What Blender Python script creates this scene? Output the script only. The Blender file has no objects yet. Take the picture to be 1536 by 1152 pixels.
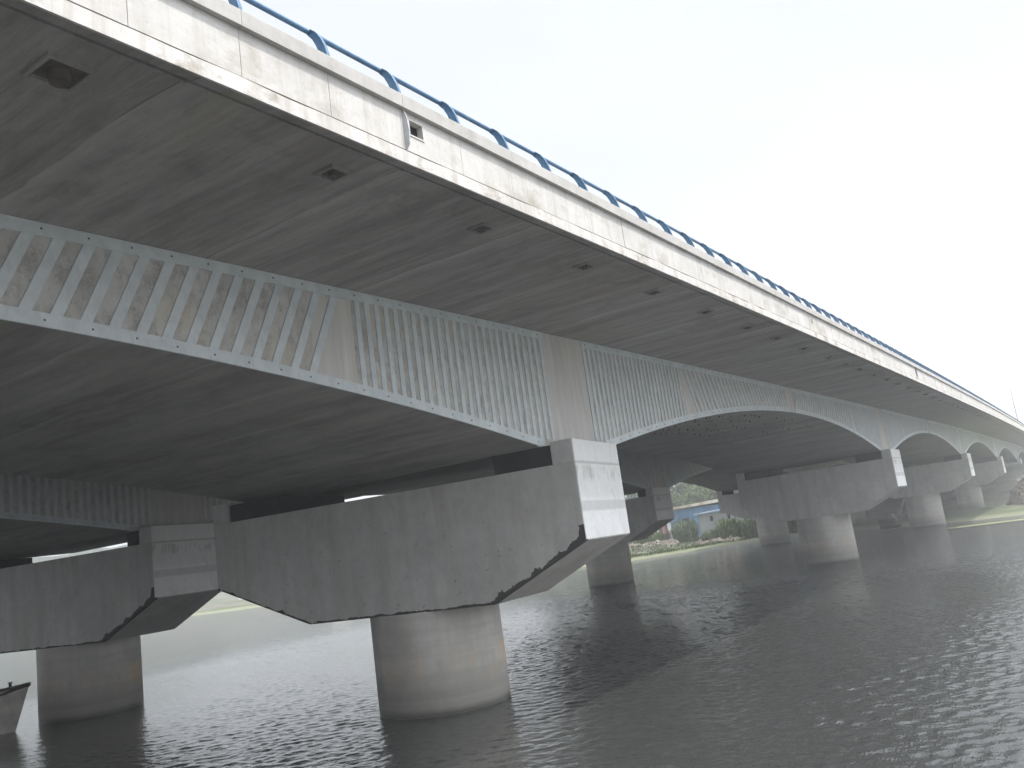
import bpy, math, random
from mathutils import Vector, Matrix, noise
K = 1.5                      # metres per layout unit
R = math.radians
rnd = random.Random(7)
scene = bpy.context.scene
col = scene.collection

# ---------------------------------------------------------------- helpers
def tag(o, label=None, cat=None, group=None, kind=None):
    if label: o['label'] = label
    if cat: o['category'] = cat
    if group: o['group'] = group
    if kind: o['kind'] = kind
    return o

def empty(name, loc, rz=0.0):
    o = bpy.data.objects.new(name, None)
    col.objects.link(o)
    o.location = Vector(loc) * K
    o.rotation_euler = (0, 0, rz)
    o.empty_display_size = .5
    return o

class MB:
    def __init__(s): s.v = []; s.f = []; s.m = []; s.smooth = []
    def add(s, vs, fs, mi=0, sm=False):
        n = len(s.v); s.v += [tuple(v) for v in vs]
        for f in fs:
            s.f.append(tuple(i + n for i in f)); s.m.append(mi); s.smooth.append(sm)
    def box(s, x0, x1, y0, y1, z0, z1, mi=0, f=None):
        vs = [(x, y, z) for z in (z0, z1) for y in (y0, y1) for x in (x0, x1)]
        if f: vs = [(x, y, z + f(y)) for x, y, z in vs]
        s.add(vs, [(0, 2, 3, 1), (4, 5, 7, 6), (0, 1, 5, 4), (2, 6, 7, 3), (0, 4, 6, 2), (1, 3, 7, 5)], mi)
    def hexa(s, vs, mi=0):   # 4 bottom ccw, 4 top ccw
        s.add(vs, [(3, 2, 1, 0), (4, 5, 6, 7), (0, 1, 5, 4), (1, 2, 6, 5), (2, 3, 7, 6), (3, 0, 4, 7)], mi)
    def sweep(s, prof, ys, f=None, mi=0, caps=True):
        """closed (x,z) profile, or function of y giving one, extruded along y"""
        n = None; vs = []
        for y in ys:
            p = prof(y) if callable(prof) else prof
            n = len(p)
            vs += [(x, y, z + (f(y) if f else 0)) for x, z in p]
        fs = []
        for k in range(len(ys) - 1):
            for i in range(n):
                j = (i + 1) % n
                fs.append((k*n+i, k*n+j, (k+1)*n+j, (k+1)*n+i))
        if caps:
            fs.append(tuple(range(n))[::-1]); fs.append(tuple((len(ys)-1)*n + i for i in range(n)))
        s.add(vs, fs, mi)
    def yzpoly(s, pts, x0, x1, mi=0):
        n = len(pts)
        vs = [(x0, y, z) for y, z in pts] + [(x1, y, z) for y, z in pts]
        fs = [tuple(range(n))[::-1], tuple(range(n, 2*n))] + [(i, (i+1) % n, n+(i+1) % n, n+i) for i in range(n)]
        s.add(vs, fs, mi)
    def xzpoly(s, pts, y0, y1, mi=0):
        n = len(pts)
        vs = [(x, y0, z) for x, z in pts] + [(x, y1, z) for x, z in pts]
        fs = [tuple(range(n)), tuple(range(n, 2*n))[::-1]] + [(i, n+i, n+(i+1) % n, (i+1) % n) for i in range(n)]
        s.add(vs, fs, mi)
    def tube(s, pts, r, n=10, mi=0, sm=True):
        pts = [Vector(p) for p in pts]; vs = []
        rr = r if isinstance(r, (list, tuple)) else [r]*len(pts)
        for i, p in enumerate(pts):
            d = (pts[min(i+1, len(pts)-1)] - pts[max(i-1, 0)]).normalized()
            a = d.orthogonal().normalized() if abs(d.z) > .9 else d.cross(Vector((0, 0, 1))).normalized()
            b = d.cross(a)
            for k in range(n):
                t = 2*math.pi*k/n
                vs.append(p + (a*math.cos(t) + b*math.sin(t))*rr[i])
        fs = []
        for i in range(len(pts)-1):
            for k in range(n):
                j = (k+1) % n
                fs.append((i*n+k, i*n+j, (i+1)*n+j, (i+1)*n+k))
        s.add(vs, fs, mi, sm)
        s.add(vs[:n], [tuple(range(n))[::-1]], mi); s.add(vs[-n:], [tuple(range(n))], mi)
    def build(s, name, mats, parent=None, origin=(0, 0, 0), bevel=0, fix=True):
        ox, oy, oz = origin
        me = bpy.data.meshes.new(name)
        me.from_pydata([((x-ox)*K, (y-oy)*K, (z-oz)*K) for x, y, z in s.v], [], s.f)
        if not isinstance(mats, (list, tuple)): mats = [mats]
        for m in mats: me.materials.append(m)
        me.polygons.foreach_set('material_index', s.m)
        me.polygons.foreach_set('use_smooth', s.smooth)
        me.update()
        if fix:
            import bmesh
            bm = bmesh.new(); bm.from_mesh(me)
            bmesh.ops.recalc_face_normals(bm, faces=bm.faces); bm.to_mesh(me); bm.free()
        o = bpy.data.objects.new(name, me); col.objects.link(o)
        if parent: o.parent = parent
        else: o.location = Vector(origin)*K
        if bevel:
            b = o.modifiers.new('bevel', 'BEVEL'); b.width = bevel; b.segments = 2; b.limit_method = 'ANGLE'; b.angle_limit = R(35)
        return o

# ---------------------------------------------------------------- node materials
class NM:
    def __init__(s, name, rough=.85, spec=.3):
        s.m = bpy.data.materials.new(name); s.m.use_nodes = True
        s.t = s.m.node_tree; s.b = s.t.nodes['Principled BSDF']
        s.b.inputs['Roughness'].default_value = rough
        s.b.inputs['Specular IOR Level'].default_value = spec
        s.tc = s.t.nodes.new('ShaderNodeTexCoord')
    def n(s, typ, **kw):
        nd = s.t.nodes.new(typ)
        for k, v in kw.items(): setattr(nd, k, v)
        return nd
    def link(s, a, b): s.t.links.new(a, b)
    def obj(s): return s.tc.outputs['Object']
    def noise(s, scale=(1, 1, 1), sc=1.0, detail=5, rough=.6, lo=.3, hi=.7, dist=0, off=(0, 0, 0), coord=None):
        mp = s.n('ShaderNodeMapping'); mp.inputs['Scale'].default_value = scale; mp.inputs['Location'].default_value = off
        s.link(coord or s.obj(), mp.inputs['Vector'])
        nz = s.n('ShaderNodeTexNoise'); nz.inputs['Scale'].default_value = sc; nz.inputs['Detail'].default_value = detail
        nz.inputs['Roughness'].default_value = rough; nz.inputs['Distortion'].default_value = dist
        s.link(mp.outputs[0], nz.inputs['Vector'])
        return s.rng(nz.outputs['Fac'], lo, hi)
    def rng(s, sock, a, b, c=0, d=1, smooth=False):
        r = s.n('ShaderNodeMapRange'); r.inputs[1].default_value = a; r.inputs[2].default_value = b
        r.inputs[3].default_value = c; r.inputs[4].default_value = d
        if smooth: r.interpolation_type = 'SMOOTHSTEP'
        s.link(sock, r.inputs[0]); return r.outputs[0]
    def math(s, op, a, b=None):
        m = s.n('ShaderNodeMath', operation=op)
        for i, x in enumerate((a, b)):
            if x is None: continue
            if isinstance(x, (int, float)): m.inputs[i].default_value = x
            else: s.link(x, m.inputs[i])
        return m.outputs[0]
    def mix(s, fac, a, b, mode='MIX'):
        m = s.n('ShaderNodeMix', data_type='RGBA', blend_type=mode)
        if isinstance(fac, (int, float)): m.inputs[0].default_value = fac
        else: s.link(fac, m.inputs[0])
        for i, x in ((6, a), (7, b)):
            if isinstance(x, (tuple, list)): m.inputs[i].default_value = (*x[:3], 1)
            else: s.link(x, m.inputs[i])
        return m.outputs[2]
    def sep(s, coord=None):
        x = s.n('ShaderNodeSeparateXYZ'); s.link(coord or s.obj(), x.inputs[0]); return x.outputs
    def color(s, c):
        if isinstance(c, (tuple, list)): s.b.inputs['Base Color'].default_value = (*c[:3], 1)
        else: s.link(c, s.b.inputs['Base Color'])
    def bump(s, h, strength=.3, dist=.02, prev=None):
        b = s.n('ShaderNodeBump'); b.inputs['Strength'].default_value = strength; b.inputs['Distance'].default_value = dist
        s.link(h, b.inputs['Height'])
        if prev: s.link(prev, b.inputs['Normal'])
        s.link(b.outputs[0], s.b.inputs['Normal']); return b.outputs[0]

def boards(m, c, axis='Y', w=.21, amt=.16, only_down=False):
    s = m.sep(); wob = m.math('MULTIPLY', m.noise((.3, .3, .3), 1.5, 3, .5, 0, 1), .10)
    y = m.math('ADD', m.math('DIVIDE', m.math('ADD', s[axis], wob), w), 1000.0)
    wn = m.n('ShaderNodeTexWhiteNoise', noise_dimensions='1D'); m.link(m.math('FLOOR', y), wn.inputs['W'])
    k = m.math('MULTIPLY', wn.outputs['Value'], amt)
    line = m.math('MULTIPLY', m.math('LESS_THAN', m.math('FRACT', y), .05), m.noise((.5, .5, .5), 1.4, 5, .7, .45, .6, off=(4, 4, 4)))
    k = m.math('ADD', k, m.math('MULTIPLY', line, amt*1.6))
    if only_down:
        geo = m.n('ShaderNodeNewGeometry'); q = m.n('ShaderNodeSeparateXYZ'); m.link(geo.outputs['Normal'], q.inputs[0])
        k = m.math('MULTIPLY', k, m.math('LESS_THAN', q.outputs['Z'], -.7))
    return m.mix(k, c, (.08, .075, .068))

def g(v, t=0.0): return (v*(1+t), v, v*(1-t*1.4))

def concrete(name, lo, hi, warm=.04, streak=None, stain=.5, fine=.25):
    m = NM(name)
    big = m.noise((1, 1, 1), .35, 4, .6, .35, .65)
    mid = m.noise((1, 1, 1), 2.2, 6, .65, .3, .7, off=(7, 3, 1))
    c = m.mix(m.math('MULTIPLY', m.math('ADD', big, mid), .5), g(lo, warm), g(hi, warm))
    if streak:
        sc = {'z': (1.6, 1.6, .09), 'x': (.12, 1.4, 1.4), 'y': (1.5, .1, 1.5)}[streak]
        st = m.noise(sc, 1.7, 6, .65, .42, .72, dist=.3)
        c = m.mix(m.math('MULTIPLY', st, stain), c, g(lo*.62, warm*2))
        st2 = m.noise(sc, 1.1, 5, .6, .5, .75, dist=.3, off=(3, 9, 2))
        c = m.mix(m.math('MULTIPLY', st2, stain*.6), c, g(hi*1.12, warm))
    sp = m.noise((1, 1, 1), 34, 3, .6, .62, .74)
    c = m.mix(m.math('MULTIPLY', sp, fine), c, g(lo*.5, warm))
    m.color(c)
    m.bump(m.noise((1, 1, 1), 18, 5, .7, .2, .8), .25, .01)
    return m

M = {}
# deck soffit: transverse board marks and brown rust tints
m = NM('soffit_concrete')
s1 = m.noise((.10, 1.3, .1), 1.1, 6, .62, .34, .68, dist=.4)
s2 = m.noise((.22, 5.0, .2), 1.5, 6, .7, .32, .7, dist=.2, off=(4, 1, 0))
c = m.mix(m.math('MULTIPLY', m.math('ADD', s1, s2), .5), (.24, .23, .217), (.47, .455, .43))
bl = m.noise((.35, .9, .5), 1.6, 8, .75, .45, .68, dist=.8, off=(8, 8, 1)); c = m.mix(m.math('MULTIPLY', bl, .5), c, (.17, .16, .147))
bl2 = m.noise((.3, 1.2, .5), 3.5, 6, .8, .5, .7, dist=.5, off=(1, 6, 1)); c = m.mix(m.math('MULTIPLY', bl2, .35), c, (.52, .49, .45))
warm = m.noise((.5, .8, .5), .55, 5, .6, .52, .72, off=(9, 2, 5))
c = m.mix(m.math('MULTIPLY', warm, .35), c, (.37, .31, .265))
yel = m.noise((.25, 1.4, .4), .6, 5, .6, .62, .74, off=(2, 12, 5))
c = m.mix(m.math('MULTIPLY', yel, .5), c, (.47, .43, .29))
# pour joints every 3.5 m, pale laitance beside a thin dark line, wandering a little
sy = m.sep()
wob = m.math('MULTIPLY', m.noise((.25, .25, .25), 1.2, 3, .5, 0, 1), .5)
yy = m.math('ADD', sy['Y'], wob)
fr = m.math('FRACT', m.math('DIVIDE', m.math('ADD', yy, 300.0), 3.52))
pale = m.math('MULTIPLY', m.rng(fr, 0.0, .10, 1, 0), m.noise((.3, .5, .3), 1.3, 4, .6, .35, .6))
c = m.mix(m.math('MULTIPLY', pale, .6), c, (.58, .57, .54))
dk = m.math('MULTIPLY', m.math('LESS_THAN', fr, .006), m.noise((.4, .5, .3), 1.1, 4, .6, .4, .5, off=(5, 5, 5)))
c = m.mix(m.math('MULTIPLY', dk, .6), c, (.07, .066, .06))
sp = m.noise((1, 1, 1), 5.5, 4, .6, .70, .76)
c = m.mix(m.math('MULTIPLY', sp, .5), c, (.07, .06, .05))
c = boards(m, c, 'Y', .30, .15)
xx = m.math('ABSOLUTE', m.math('SUBTRACT', sy['X'], 1.98*K))
dst = m.math('MULTIPLY', m.rng(xx, .25, .9, 1, 0), m.noise((.8, .5, .5), .9, 6, .7, .52, .66, dist=.6, off=(3, 1, 1)))
c = m.mix(m.math('MULTIPLY', dst, .45), c, (.13, .115, .10))
m.color(c); m.bump(m.noise((.3, 2, 1), 3, 6, .7, .2, .8), .35, .02); M['soffit'] = m.m

M['web'] = concrete('web_concrete', .34, .5, .055, 'z', .5, .35).m
# rougher mottled concrete between the bonded steel strips
m = NM('scabbled_concrete')
a = m.noise((1, 1, 1), 1.2, 6, .7, .35, .65); b = m.noise((1, 1, .7), 3.6, 8, .8, .48, .66, dist=0, off=(3, 3, 3))
c = m.mix(a, (.46, .445, .415), (.60, .585, .55)); c = m.mix(m.math('MULTIPLY', b, .62), c, (.20, .185, .17))
yl = m.noise((1, 1, 1), .9, 3, .5, .55, .7, off=(9, 1, 2)); c = m.mix(m.math('MULTIPLY', yl, .4), c, (.52, .47, .34))
m.color(c); m.bump(b, .5, .02); M['rough'] = m.m
m = NM('strip_paint', .55, .35)
a = m.noise((1, 1, 1), 2.5, 6, .7, .35, .65); b = m.noise((1, 1, .3), 8, 5, .7, .55, .75, off=(2, 2, 2))
c = m.mix(a, (.52, .565, .575), (.65, .70, .705)); c = m.mix(m.math('MULTIPLY', b, .4), c, (.36, .37, .36))
m.color(c); M['strip'] = m.m
M['bolt'] = NM('bolt_steel', .6).m; NMb = M['bolt'].node_tree.nodes['Principled BSDF']; NMb.inputs['Base Color'].default_value = (.10, .09, .08, 1)

def cap_mat(name, lo, hi, chips):
    m = NM(name)
    big = m.noise((1, 1, 1), .45, 4, .6, .35, .65); mid = m.noise((1, 1, 1), 3, 6, .65, .3, .7, off=(7, 3, 1))
    c = m.mix(m.math('MULTIPLY', m.math('ADD', big, mid), .5), g(lo, .03), g(hi, .03))
    st = m.noise((1.0, 1.0, .09), 1.6, 7, .7, .48, .78, dist=.5)
    c = m.mix(m.math('MULTIPLY', st, .5), c, (lo*.68, lo*.64, lo*.54))
    st2 = m.noise((1.5, 1.5, .08), 1.3, 5, .6, .5, .75, dist=.25, off=(3, 9, 2))
    c = m.mix(m.math('MULTIPLY', st2, .25), c, g(hi*1.1, .05))
    bl = m.noise((1, 1, .6), 1.1, 8, .75, .46, .7, dist=.8, off=(8, 8, 1)); c = m.mix(m.math('MULTIPLY', bl, .28), c, g(lo*.66, .03))
    sp = m.noise((1, 1, 1), 7, 4, .6, .66, .70); c = m.mix(m.math('MULTIPLY', sp, .6), c, g(lo*.4))
    if chips:   # dark ragged bitumen band left along the bottom edges of the cap face
        s = m.sep(); x, y, z = s['X'], s['Y'], s['Z']
        ch, dz = 1.819*K, .854*K; L = 7.98*K; ln = math.hypot(ch, dz)
        # distance above right chamfer line from (-ch, 0) to (0, dz) [z measured from cap bottom]
        d1 = m.math('ADD', m.math('MULTIPLY', x, -dz/ln), m.math('MULTIPLY', m.math('SUBTRACT', z, dz), ch/ln))
        ch2 = 2.22*K; ln2 = math.hypot(ch2, dz)
        d2 = m.math('ADD', m.math('MULTIPLY', m.math('ADD', x, L), dz/ln2), m.math('MULTIPLY', m.math('SUBTRACT', z, dz), ch2/ln2))
        d3 = m.math('MULTIPLY', z, 2.4)
        d4 = m.math('ADD', m.math('MULTIPLY', x, -1.0), m.math('MULTIPLY', m.math('MAXIMUM', m.math('SUBTRACT', z, dz+.38), 0.0), 5.0))
        d = m.math('MINIMUM', m.math('MINIMUM', d1, m.math('MULTIPLY', d2, 1.9)), m.math('MINIMUM', d3, d4))
        nz = m.noise((1, 1, 1), 2.6, 6, .7, 0, 1, off=(1, 5, 2))
        thr = m.math('MULTIPLY', m.math('SUBTRACT', nz, .28), .58)
        mask = m.math('MULTIPLY', m.math('LESS_THAN', d, thr), m.math('LESS_THAN', y, -1.0*K))
        c = m.mix(mask, c, (.055, .052, .05))
    m.color(c); m.bump(m.noise((1, 1, 1), 14, 5, .7, .2, .8), .3, .012)
    return m.m
M['cap'] = cap_mat('cap_concrete', .44, .60, False)
M['cap_chipped'] = cap_mat('cap_concrete_edge_bitumen', .44, .60, True)
# end face coloured paler than the cap, darker above its grey band, with drips
m = NM('pale_end_face')
a = m.noise((1, 1, 1), 2.0, 6, .7, .35, .65); c = m.mix(a, (.78, .78, .76), (.88, .88, .87))
s = m.sep(); z = s['Z']
wz = m.math('ADD', z, m.math('MULTIPLY', m.noise((1, 1, 1), 2.5, 4, .6, 0, 1), .06))
band = m.math('MULTIPLY', m.rng(wz, 1.33*K, 1.36*K), m.rng(wz, 1.50*K, 1.53*K, 1, 0))
c = m.mix(m.math('MULTIPLY', band, .45), c, (.40, .40, .38))
band2 = m.math('MULTIPLY', m.rng(wz, 2.13*K, 2.15*K), m.rng(wz, 2.17*K, 2.20*K, 1, 0))
c = m.mix(m.math('MULTIPLY', band2, .6), c, (.30, .30, .27))
loop = m.math('MULTIPLY', m.math('MULTIPLY', m.rng(wz, 1.82*K, 1.92*K), m.rng(wz, 2.08*K, 2.15*K, 1, 0)), m.noise((1, 2.4, .5), 1.5, 6, .7, .50, .60, dist=1.0, off=(1, 3, 3)))
c = m.mix(m.math('MULTIPLY', loop, .6), c, (.34, .33, .30))
up = m.rng(wz, 1.5*K, 1.6*K); c = m.mix(m.math('MULTIPLY', up, .3), c, (.50, .50, .47))
dr = m.noise((1.6, 2.2, .35), 1.8, 7, .75, .56, .74, dist=.6); c = m.mix(m.math('MULTIPLY', dr, .4), c, (.36, .35, .32))
sp = m.noise((1, 1, .6), 7, 4, .7, .64, .72, off=(4, 4, 1)); c = m.mix(m.math('MULTIPLY', sp, .5), c, (.22, .21, .19))
m.color(c); M['endface'] = m.m

m = NM('column_concrete')
a = m.noise((1, 1, 1), 1.0, 6, .65, .35, .65); b = m.noise((1.5, 1.5, .12), 1.6, 5, .65, .4, .7)
c = m.mix(a, (.44, .42, .385), (.58, .56, .52)); c = m.mix(m.math('MULTIPLY', b, .3), c, (.33, .31, .275))
rings = m.noise((.15, .15, 3), 1.3, 4, .6, .45, .7, off=(2, 2, 2)); c = m.mix(m.math('MULTIPLY', rings, .4), c, (.33, .315, .285))
s = m.sep(); wz = m.math('ADD', s['Z'], m.math('MULTIPLY', m.noise((1, 1, 1), .9, 5, .6, 0, 1), .16))
rust = m.math('MULTIPLY', m.noise((.9, .9, .6), .8, 5, .6, .47, .60, off=(5, 1, 8)), m.math('MULTIPLY', m.rng(wz, .75, 1.0), m.rng(wz, 1.5, 1.8, 1, 0)))
c = m.mix(m.math('MULTIPLY', rust, .6), c, (.58, .43, .28))
tide = m.math('MULTIPLY', m.rng(wz, .46, .56), m.rng(wz, .78, 1.2, 1, 0)); c = m.mix(m.math('MULTIPLY', tide, .3), c, (.24, .22, .19))
pale = m.math('MULTIPLY', m.rng(wz, .18, .28), m.rng(wz, .42, .52, 1, 0)); c = m.mix(m.math('MULTIPLY', pale, .0), c, (.52, .51, .47))
low = m.rng(wz, .35, 1.5, 1, 0); c = m.mix(m.math('MULTIPLY', low, .62), c, (.15, .14, .12))  # base darkened in colour to offset light bounced off the water
wet = m.rng(wz, .14, .30, 1, 0); c = m.mix(m.math('MULTIPLY', wet, .85), c, (.055, .052, .042))
m.color(c); m.link(m.rng(wz, .15, .4, .35, .85), m.b.inputs['Roughness'])
m.bump(m.noise((1, 1, 1), 12, 5, .7, .2, .8), .25, .012); M['column'] = m.m

def fascia_mat(name, base, stain, sc2, amt):
    m = NM(name)
    a = m.noise((1, .6, 1), 1.6, 6, .7, .35, .65); c = m.mix(a, g(base*.9, .035), g(base*1.1, .03))
    d = m.noise((1, 1.6, .09), 2.8, 7, .75, .47, .72, dist=.4); c = m.mix(m.math('MULTIPLY', d, amt*.6), c, stain)
    d2 = m.noise((1, .5, .8), sc2, 6, .7, .52, .68, off=(3, 2, 6)); c = m.mix(m.math('MULTIPLY', d2, amt), c, stain)
    sp = m.noise((1, 1, 1), 11, 4, .7, .66, .72); c = m.mix(m.math('MULTIPLY', sp, .55), c, (.16, .13, .10))
    m.color(c); m.bump(m.noise((1, 1, 1), 10, 6, .75, .2, .8), .35, .015)
    return m
M['parapet'] = fascia_mat('parapet_concrete', .51, (.31, .285, .23), 1.6, .75).m
M['coping'] = fascia_mat('coping_concrete', .42, (.27, .25, .205), 1.8, .55).m
m = fascia_mat('edge_concrete', .55, (.28, .24, .185), 2.6, .95)
s = m.sep(); M['edge'] = m.m
M['crack'] = NM('joint_dirt', .9).m; M['crack'].node_tree.nodes['Principled BSDF'].inputs['Base Color'].default_value = (.12, .10, .08, 1)
m = NM('blue_paint', .35, .5); a = m.noise((1, 1, 1), 4, 6, .8, .4, .7); c = m.mix(a, (.035, .115, .225), (.085, .19, .31)); rs = m.noise((1, 1, 1), 9, 5, .8, .62, .68, off=(3, 3, 3)); m.color(m.mix(m.math('MULTIPLY', rs, .6), c, (.14, .09, .06))); M['blue'] = m.m
def plain(name, c, rough=.7, var=.25, sc=2.0, metal=0):
    m = NM(name, rough); a = m.noise((1, 1, 1), sc, 5, .65, .3, .7)
    m.color(m.mix(a, tuple(x*(1-var) for x in c), tuple(x*(1+var) for x in c)))
    m.b.inputs['Metallic'].default_value = metal
    return m.m
M['dark'] = plain('dark_recess', (.02, .02, .02), .9)
M['pad'] = plain('bearing_gap_shade', (.03, .03, .03), .8)  # bearing colour blackened to carry the shade between cap and girder
M['pipe'] = plain('rusty_pipe', (.11, .095, .08), .7, .4, 4)
M['lidgrey'] = plain('hatch_grey', (.42, .43, .44), .6)
M['asphalt'] = plain('asphalt', (.05, .05, .05), .9)

# ---------------------------------------------------------------- bridge geometry (layout units)
XW, XI, XE, XIE = -.45, -7.5, 2.6, -9.72     # outer web, inner web, outer edge, inner edge
ZS = 6.31
NODE0, SPAN = .6, 29.15
def dzf(y): return .014*y - .000077*y*y if y < 90.9 else .6364 - .00002*(y-90.9)**2
def soff(y):
    n = round((y-NODE0)/SPAN); o = abs(y - NODE0 - n*SPAN)
    s = SPAN/2 - o
    return max(4.25, 5.48 - .0069*s*s) if o > 1.3 else 4.25
Y0, Y1 = -43.1, 146.3
def frange(a, b, st):
    n = max(1, int(round((b-a)/st))); return [a + (b-a)*i/n for i in range(n+1)]

def make_bridge(second=False):
    X0 = -11.543 if second else 0
    root = empty('road_bridge', (X0, NODE0, 0))
    O = (0, NODE0, 0)
    ys = frange(Y0, Y1, .45)
    extra = [NODE0+n*SPAN+s*1.3 for n in range(-2, 6) for s in (-1, 1)]
    ys = sorted(set(ys + [e for e in extra if Y0 < e < Y1]))
    b = MB()
    b.sweep(lambda y: [(XW, ZS+.02), (XW, soff(y)), (XI, soff(y)), (XI, ZS+.02)], ys, dzf)
    # anchor stubs under the second span
    rr = random.Random(3)
    if not second:
        for row in range(5):
            for k in range(26):
                if rr.random() < .35: continue
                y = 7 + k*.55 + rr.uniform(-.1, .1); x = -1.2 - row*.75 + rr.uniform(-.08, .08)
                z = soff(y) + dzf(y)
                b.box(x, x+.035, y, y+.05, z-.04, z+.02, 1)
    b.build('girder', [M['web_s'], M['bolt']], root, O)
    # slab with drip groove and lip
    prof = [(XE, 6.243), (XE, 6.448), (XE-.3, 6.448), (XE-.3, 6.62), (XIE+.3, 6.62), (XIE+.3, 6.448), (XIE, 6.448), (XIE, 6.24), (XIE+.22, 6.24),
            (XIE+.25, ZS), (2.405, ZS), (2.41, ZS-.024), (2.435, ZS-.026), (2.44, ZS+.05), (2.485, ZS+.05), (2.49, ZS-.045)]
    b = MB(); b.sweep(prof, frange(Y0, Y1, 1.5), dzf)
    b.build('deck_slab', M['soffit'], root, O)
    b = MB(); b.sweep([(XE-.28, 6.62), (XE-.28, 6.66), (XIE+.3, 6.66), (XIE+.3, 6.62)], frange(Y0, Y1, 3), dzf)
    b.build('road_surface', M['asphalt'], root, O)
    # edge beam: thin weathered facing, ragged lower third of the fascia
    b = MB(); yy = frange(Y0, Y1, .11 if not second else 1)
    b.sweep(lambda y: [(XE, 6.243), (XE+.02+.004*noise.noise((y*1.7, 0, 0)), 6.243), (XE+.02+.004*noise.noise((y*2.1, 3, 0)), 6.366+.016*noise.noise((y*1.9, 5, 1))), (XE, 6.366)], yy, dzf)
    b.build('edge_beam', M['edge'], root, O)
    b = MB(); b.sweep([(XE-.02, 6.34), (XE+.010, 6.34), (XE+.010, 6.396), (XE-.02, 6.396)], frange(Y0, Y1, 1), dzf)
    b.build('construction_joint', M['crack'], root, O)
    # parapet panels
    PIT = .896; F0 = -9.07
    j0 = F0 - .05
    b = MB(); xa, xb = XE-.17, XE+.014
    k0 = int((Y0-j0)/PIT)+1; k1 = int((Y1-j0)/PIT)
    for k in range(k0, k1):
        a = j0+k*PIT+.0025; e = a+PIT-.005
        rj = noise.noise((k*3.1, 0, 0))*.004
        if not second and a < -7.215 and e > -7.03:
            b.box(xa, xb, a, -7.215, 6.380, 6.768, 0, dzf); b.box(xa, xb, -7.03, e, 6.380, 6.768, 0, dzf)
            b.box(xa, xb, -7.215, -7.03, 6.380, 6.555, 0, dzf); b.box(xa, xb, -7.215, -7.03, 6.695, 6.768, 0, dzf)
            continue
        if not second and a < 6.70 and e > 6.78:
            b.box(xa, xb, a, 6.70, 6.380, 6.768, 0, dzf); b.box(xa, xb, 6.80, e, 6.380, 6.768, 0, dzf)
            b.box(xa, xb, 6.70, 6.80, 6.380, 6.575, 0, dzf); b.box(xa, xb, 6.70, 6.80, 6.665, 6.768, 0, dzf)
            continue
        if not second and a < 20.96 and e > 20.96: a = 21.0 if 20.96-a < e-20.96 else a; e = e if a == 21.0 else 20.92
        b.box(xa, xb+rj, a, e, 6.380, 6.768, 0, dzf)
        for k in range(int((Y1-Y0)/3)): b.box(xa-.02, xa+.11 if False else xa+.02, Y0+3*k, Y0+3*k+3, 6.380, 6.766, 1, dzf)
    b.build('parapet', [M['parapet'], M['dark']], root, O)
    b = MB(); b.box(XIE, XIE+.17, Y0, Y1, 6.380, 7.0, 0)
    b = MB(); b.sweep([(XIE, 6.45), (XIE+.17, 6.45), (XIE+.17, 7.0), (XIE, 7.0)], frange(Y0, Y1, 3), dzf)
    b.build('inner_parapet', M['parapet'], root, O)
    b = MB()
    for k in range(k0, k1, 2):
        a = j0+k*PIT+.002; e = a+2*PIT-.004
        b.sweep([(XE-.19, 6.77), (XE+.062, 6.77), (XE+.062, 6.897), (XE+.047, 6.912), (XE-.19, 6.912)], [a, e], dzf)
    b.build('coping', M['coping'], root, O)
    # handrail
    if not second:
        b = MB(); b.tube([(2.415, y, 7.25+dzf(y)) for y in frange(Y0, Y1, PIT)], .023, 10)
        b.build('handrail', M['blue'], root, O)
        def post(b, y):
            z = dzf(y)
            out = [(2.600, 6.905), (2.592, 6.98), (2.570, 7.06), (2.535, 7.14), (2.49, 7.21), (2.435, 7.262)]
            inn = [(2.405, 7.268), (2.392, 7.235), (2.445, 7.17), (2.483, 7.09), (2.508, 7.0), (2.520, 6.905)]
            b.xzpoly([(x, zz+z) for x, zz in out+inn], y-.006, y+.006)
            for i in range(5):
                (xa_, za_), (xb_, zb_) = out[i], out[i+1]
                b.xzpoly([(xa_, za_+z), (xa_+.01, za_+z), (xb_+.01, zb_+z), (xb_, zb_+z)], y-.017, y+.017)
            b.box(2.47, 2.63, y-.05, y+.05, 6.912, 6.924, 0, lambda q: z)
        stuff = MB()
        k = int((Y0-F0)/PIT)+1; y = F0+k*PIT; n = 0
        while y < Y1-.3:
            if -11.5 < y < 78:
                b = MB(); post(b, y); b.build('rail_post', M['blue'], root, O)
            elif y >= 78 or y <= -11.5: post(stuff, y)
            y += PIT
        tag(stuff.build('rail_post', M['blue'], root, O), kind='stuff')
        # hatch
        b = MB(); b.box(XE-.06, XE-.045, -7.2149, -7.0301, 6.5551, 6.6949, 0, dzf); b.build('hatch_shade_panel', M['dark'], root, O)  # dark panel added to stand for the shade inside the opening
        z = dzf(-7.3)
        b = MB(); b.xzpoly([(XE+.01, 6.36+z), (XE+.06, 6.43+z), (XE+.075, 6.55+z), (XE+.06, 6.69+z), (XE+.02, 6.80+z), (XE+.01, 6.79+z)], -7.30, -7.288)
        b.build('hatch_cover', M['lidgrey'], root, O)
        b = MB()
        for (ya, yb, za, zb) in ((-7.230, -7.215, 6.54, 6.71), (-7.03, -7.015, 6.54, 6.71), (-7.215, -7.03, 6.54, 6.555), (-7.215, -7.03, 6.695, 6.71)):
            b.box(XE+.01, XE+.021, ya, yb, za, zb, 0, dzf)
        b.build('hatch_frame', M['parapet'], root, O)
        # drainage outlets in the overhang
        ydr = [-10.11+2.37*k for k in range(48)]
        ydr = [-12.5, -10.11, -7.6, -5.27, -2.86, -.58, 1.68, 4.0, 5.98, 8.17, 10.61, 12.57, 14.4] + [14.4+2.15*k for k in range(1, 42)]
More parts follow.
